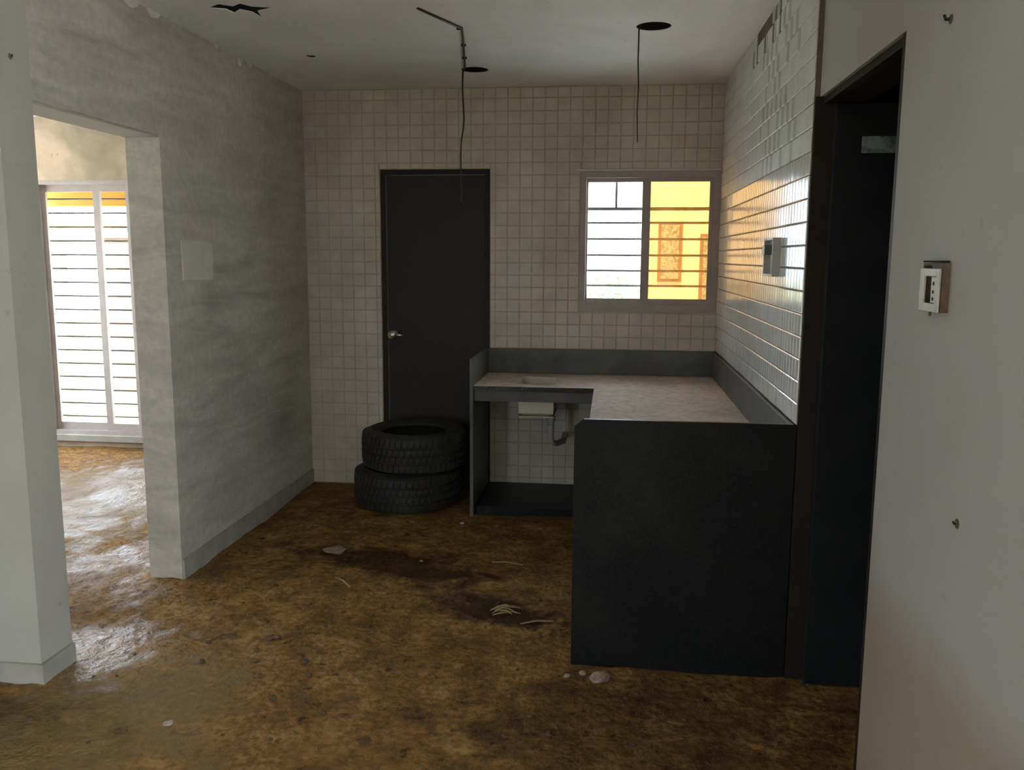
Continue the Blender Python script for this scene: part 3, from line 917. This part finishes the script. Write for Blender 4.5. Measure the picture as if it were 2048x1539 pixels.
while n < 70:
    x = random.uniform(-2.0, 0.45)
    y = random.uniform(2.15, 4.9)
    if x > -0.25 and y > 3.1:
        continue
    if y > 4.0 and random.random() < 0.5:
        continue
    if x > -0.9 and random.random() < 0.45:
        continue
    r = random.choice((0.006, 0.008, 0.010, 0.013))
    if y > 3.6:
        lab, grp = 'small dark mud lump on the floor between the bare left wall and the counter', 'mud lumps before the tyres'
    elif x < -1.2:
        lab, grp = 'small dark mud lump on the floor near the foot of the cream wall end', 'mud lumps by the cream wall end'
    elif y < 2.9:
        lab, grp = 'small dark mud lump on the nearest stretch of floor right of centre', 'mud lumps in the foreground'
    else:
        lab, grp = 'small dark mud lump on the open floor left of the black counter panel', 'mud lumps left of the counter panel'
    place(clods[n % 4], 'mud_clod', x, y, r, lab, 'mud clod', grp)
    n += 1
place(lump_mesh('plaster_lump', 'stone', 9, 3, 0.3), 'plaster_lump', -0.02, 3.125, 0.034, 'pinkish broken plaster lump at the foot of the black counter panel', 'rubble')
place(lump_mesh('plaster_chip', 'dustychip', 5), 'plaster_chip', -0.142, 3.14, 0.011, 'tiny white chip by the bottom corner of the black counter panel', 'rubble')
place(lump_mesh('plaster_chip', 'dustychip', 6), 'plaster_chip', -0.083, 3.17, 0.014, 'grey chip between the white chip and the pinkish plaster lump', 'rubble')
place(lump_mesh('plaster_chip', 'dustychip', 8), 'plaster_chip', -0.875, 5.0, 0.013, 'tiny pale chip on the floor beside the tyre stack', 'rubble')
place(lump_mesh('plaster_lump', 'stone', 11, 3, 0.4), 'plaster_lump', -1.485, 4.42, 0.05, 'flat pale plaster lump in the dark mud before the tyres', 'rubble', sz=0.4)
place(lump_mesh('plaster_chip', 'dustychip', 12), 'plaster_chip', -1.495, 2.63, 0.016, 'pale chip on the muddy floor near the cream wall end', 'rubble', sz=0.6)
place(lump_mesh('plaster_chip', 'dustychip', 14), 'plaster_chip', -0.98, 4.33, 0.009, 'tiny white speck in the dark wet mud', 'rubble')
# dry straw scrap on the floor
st = thing('dry_straw_scrap', 'scrap of dry straw on the dark mud beside the counter', 'straw', (-0.467, 3.70, 0))
for k in range(7):
    a = random.uniform(-0.5, 0.6)
    L = random.uniform(0.06, 0.13)
    x, y = -0.467 + random.uniform(-0.03, 0.03), 3.70 + random.uniform(-0.02, 0.02)
    z = floor_h(x, y) + 0.004 + 0.004 * k
    dx, dy = math.cos(a) * L / 2, math.sin(a) * L / 2
    MB().tube([(x - dx, y - dy, z - 0.004), (x - dx * .3, y - dy * .2, z + 0.006), (x + dx * .4, y + dy * .4 + 0.004, z + 0.007), (x + dx, y + dy, z - 0.003)], [0.002, 0.005, 0.005, 0.002], 5).build('stalk', 'leaf', st)
for (x, y, a, L, lab) in ((-1.30, 3.98, -0.8, 0.16, 'thin dry stick in the mud in the middle of the floor'), (-0.30, 3.62, 0.3, 0.15, 'pale curved straw beside the black counter panel'),
                          (-0.52, 4.35, -0.15, 0.17, 'thin pale stalk on the mud before the sink counter'), (-1.62, 3.32, 0.9, 0.13, 'short dark stick on the ochre mud near the left doorway')):
    dx, dy = math.cos(a) * L / 2, math.sin(a) * L / 2
    z = floor_h(x, y) + 0.005
    o = MB().tube([(x - dx, y - dy, z), (x, y + 0.01, z + 0.005), (x + dx, y + dy, z)], [0.003, 0.0045, 0.003], 6).build('dry_stick', 'leaf' if 'dark' not in lab else 'clay')
    tag(o, lab, 'stick')

# ================================================================== OUTDOORS
gr = MB().box(-60, 60, YB + 0.25, 90, -0.7, -0.45)
gr.box(-60, XE - 0.25, -60, YB + 0.25, -0.7, -0.45)
gr.box(XE - 0.25, 60, -60, YE - 0.25, -0.7, -0.45)
gr.box(XV + 8, 60, YE - 0.25, YB + 0.25, -0.7, -0.45)
struct(gr.build('ground', 'lawn'), 'pale sunlit grass ground outside the windows', 'ground')
struct(MB().box(XV + 0.2, XV + 8, YE - 4, 5.0, -0.5, -0.06).build('reflector', 'reflector'), 'added light-bouncing terrace outside the room behind the viewer', 'reflector')  # unseen, added to bounce daylight up to the ceiling
struct(MB().box(-3.0, 7.0, D + 0.9, 14.5, -0.5, -0.10).build('bounceyard', 'reflector'), 'added light-bouncing courtyard outside the kitchen window', 'bounceyard')  # unseen, added to send light up through the kitchen window
struct(MB().box(XE - 5.0, XE - 0.2, 1.0, 8.5, -0.5, -0.10).build('side_reflector', 'reflector'), 'added light-bouncing strip outside the adjoining room', 'reflector')  # added to throw more light into the adjoining room
gw = thing('garden_wall', 'pink garden wall seen through the tall window of the next room', 'wall', (-6, 12, -0.45))
MB().box(-7.45, -3.2, 12.0, 12.25, -0.5, 1.85).build('wall_panel', 'pink', gw)
MB().box(-7.50, -3.15, 11.95, 12.30, 1.85, 1.93).build('coping', 'house', gw)
cn = thing('roof_canopy', 'orange concrete canopy above the tall window outside', 'canopy', (-4.3, YB + 0.6, 2.3))
MB().prism([(YB + 0.205, 2.42), (YB + 0.205, 2.52), (YB + 1.1, 2.45), (YB + 1.1, 2.05), (YB + 0.98, 2.05), (YB + 0.98, 2.37)], 'X', -6.2, -2.6).build('slab', 'orange', cn)
fh = thing('far_house', 'pale far house in haze beyond the tall window', 'house', (-17, 30, -0.45))
MB().box(-22, -14, 30, 36, -0.5, 2.2).build('house_wall', 'house', fh)
MB().prism([(-22.4, 2.2), (-13.6, 2.2), (-15, 3.0), (-21, 3.0)], 'Y', 29.7, 36.3).build('house_roof', 'pink', fh)
for x in (-20.5, -18, -15.6):
    MB().box(x - 0.5, x + 0.5, 29.95, 30.02, 0.4, 1.6).build('house_window', 'steelbar', fh)
nh = thing('neighbour_house', 'pale neighbouring house beyond the amber window pane', 'house', (3, 16, -0.45))
MB().box(0.55, 6, 15, 20, -0.5, 3.4).build('house_wall', 'house', nh)
MB().box(0.35, 6.2, 14.8, 20.2, 3.4, 3.6).build('house_roof', 'house', nh)
for (x0, x1_, z0, z1) in ((0.75, 1.15, 1.2, 2.2), (1.45, 1.85, 0.6, 2.0)):
    w_ = MB().box(x0, x1_, 14.95, 15.01, z0, z1).build('house_window', 'pink', nh)
    MB().box(x0 + 0.05, x1_ - 0.05, 14.93, 14.949, z0 + 0.05, z1 - 0.05).build('pane', 'frost', w_)
tr = thing('tree', 'small faint tree outside the left kitchen window pane', 'tree', (-0.1, 13.0, -0.45))
MB().tube([(-0.1, 13, -0.5), (-0.08, 13, 0.3), (-0.02, 13, 0.9), (0.02, 13.05, 1.3)], [0.06, 0.05, 0.035, 0.02], 8).build('trunk', 'bark', tr)
lv = MB()
random.seed(5)
for k in range(700):
    while True:
        q = Vector((random.uniform(-1, 1), random.uniform(-1, 1), random.uniform(-1, 1)))
        if q.length < 1:
            break
    q = Vector((-0.02 + q.x * 0.42, 13 + q.y * 0.42, 0.95 + q.z * 0.42))
    u = Vector((random.gauss(0, 1), random.gauss(0, 1), random.gauss(0, 1))).normalized()
    w_ = u.orthogonal().normalized()
    s = random.uniform(0.03, 0.055)
    lv.add([q - u * s * 1.5, q + w_ * s * 0.6, q + u * s * 1.5, q - w_ * s * 0.6], [(0, 1, 2, 3)])
o = lv.build('foliage', 'leafgreen', tr)
o['kind'] = 'stuff'
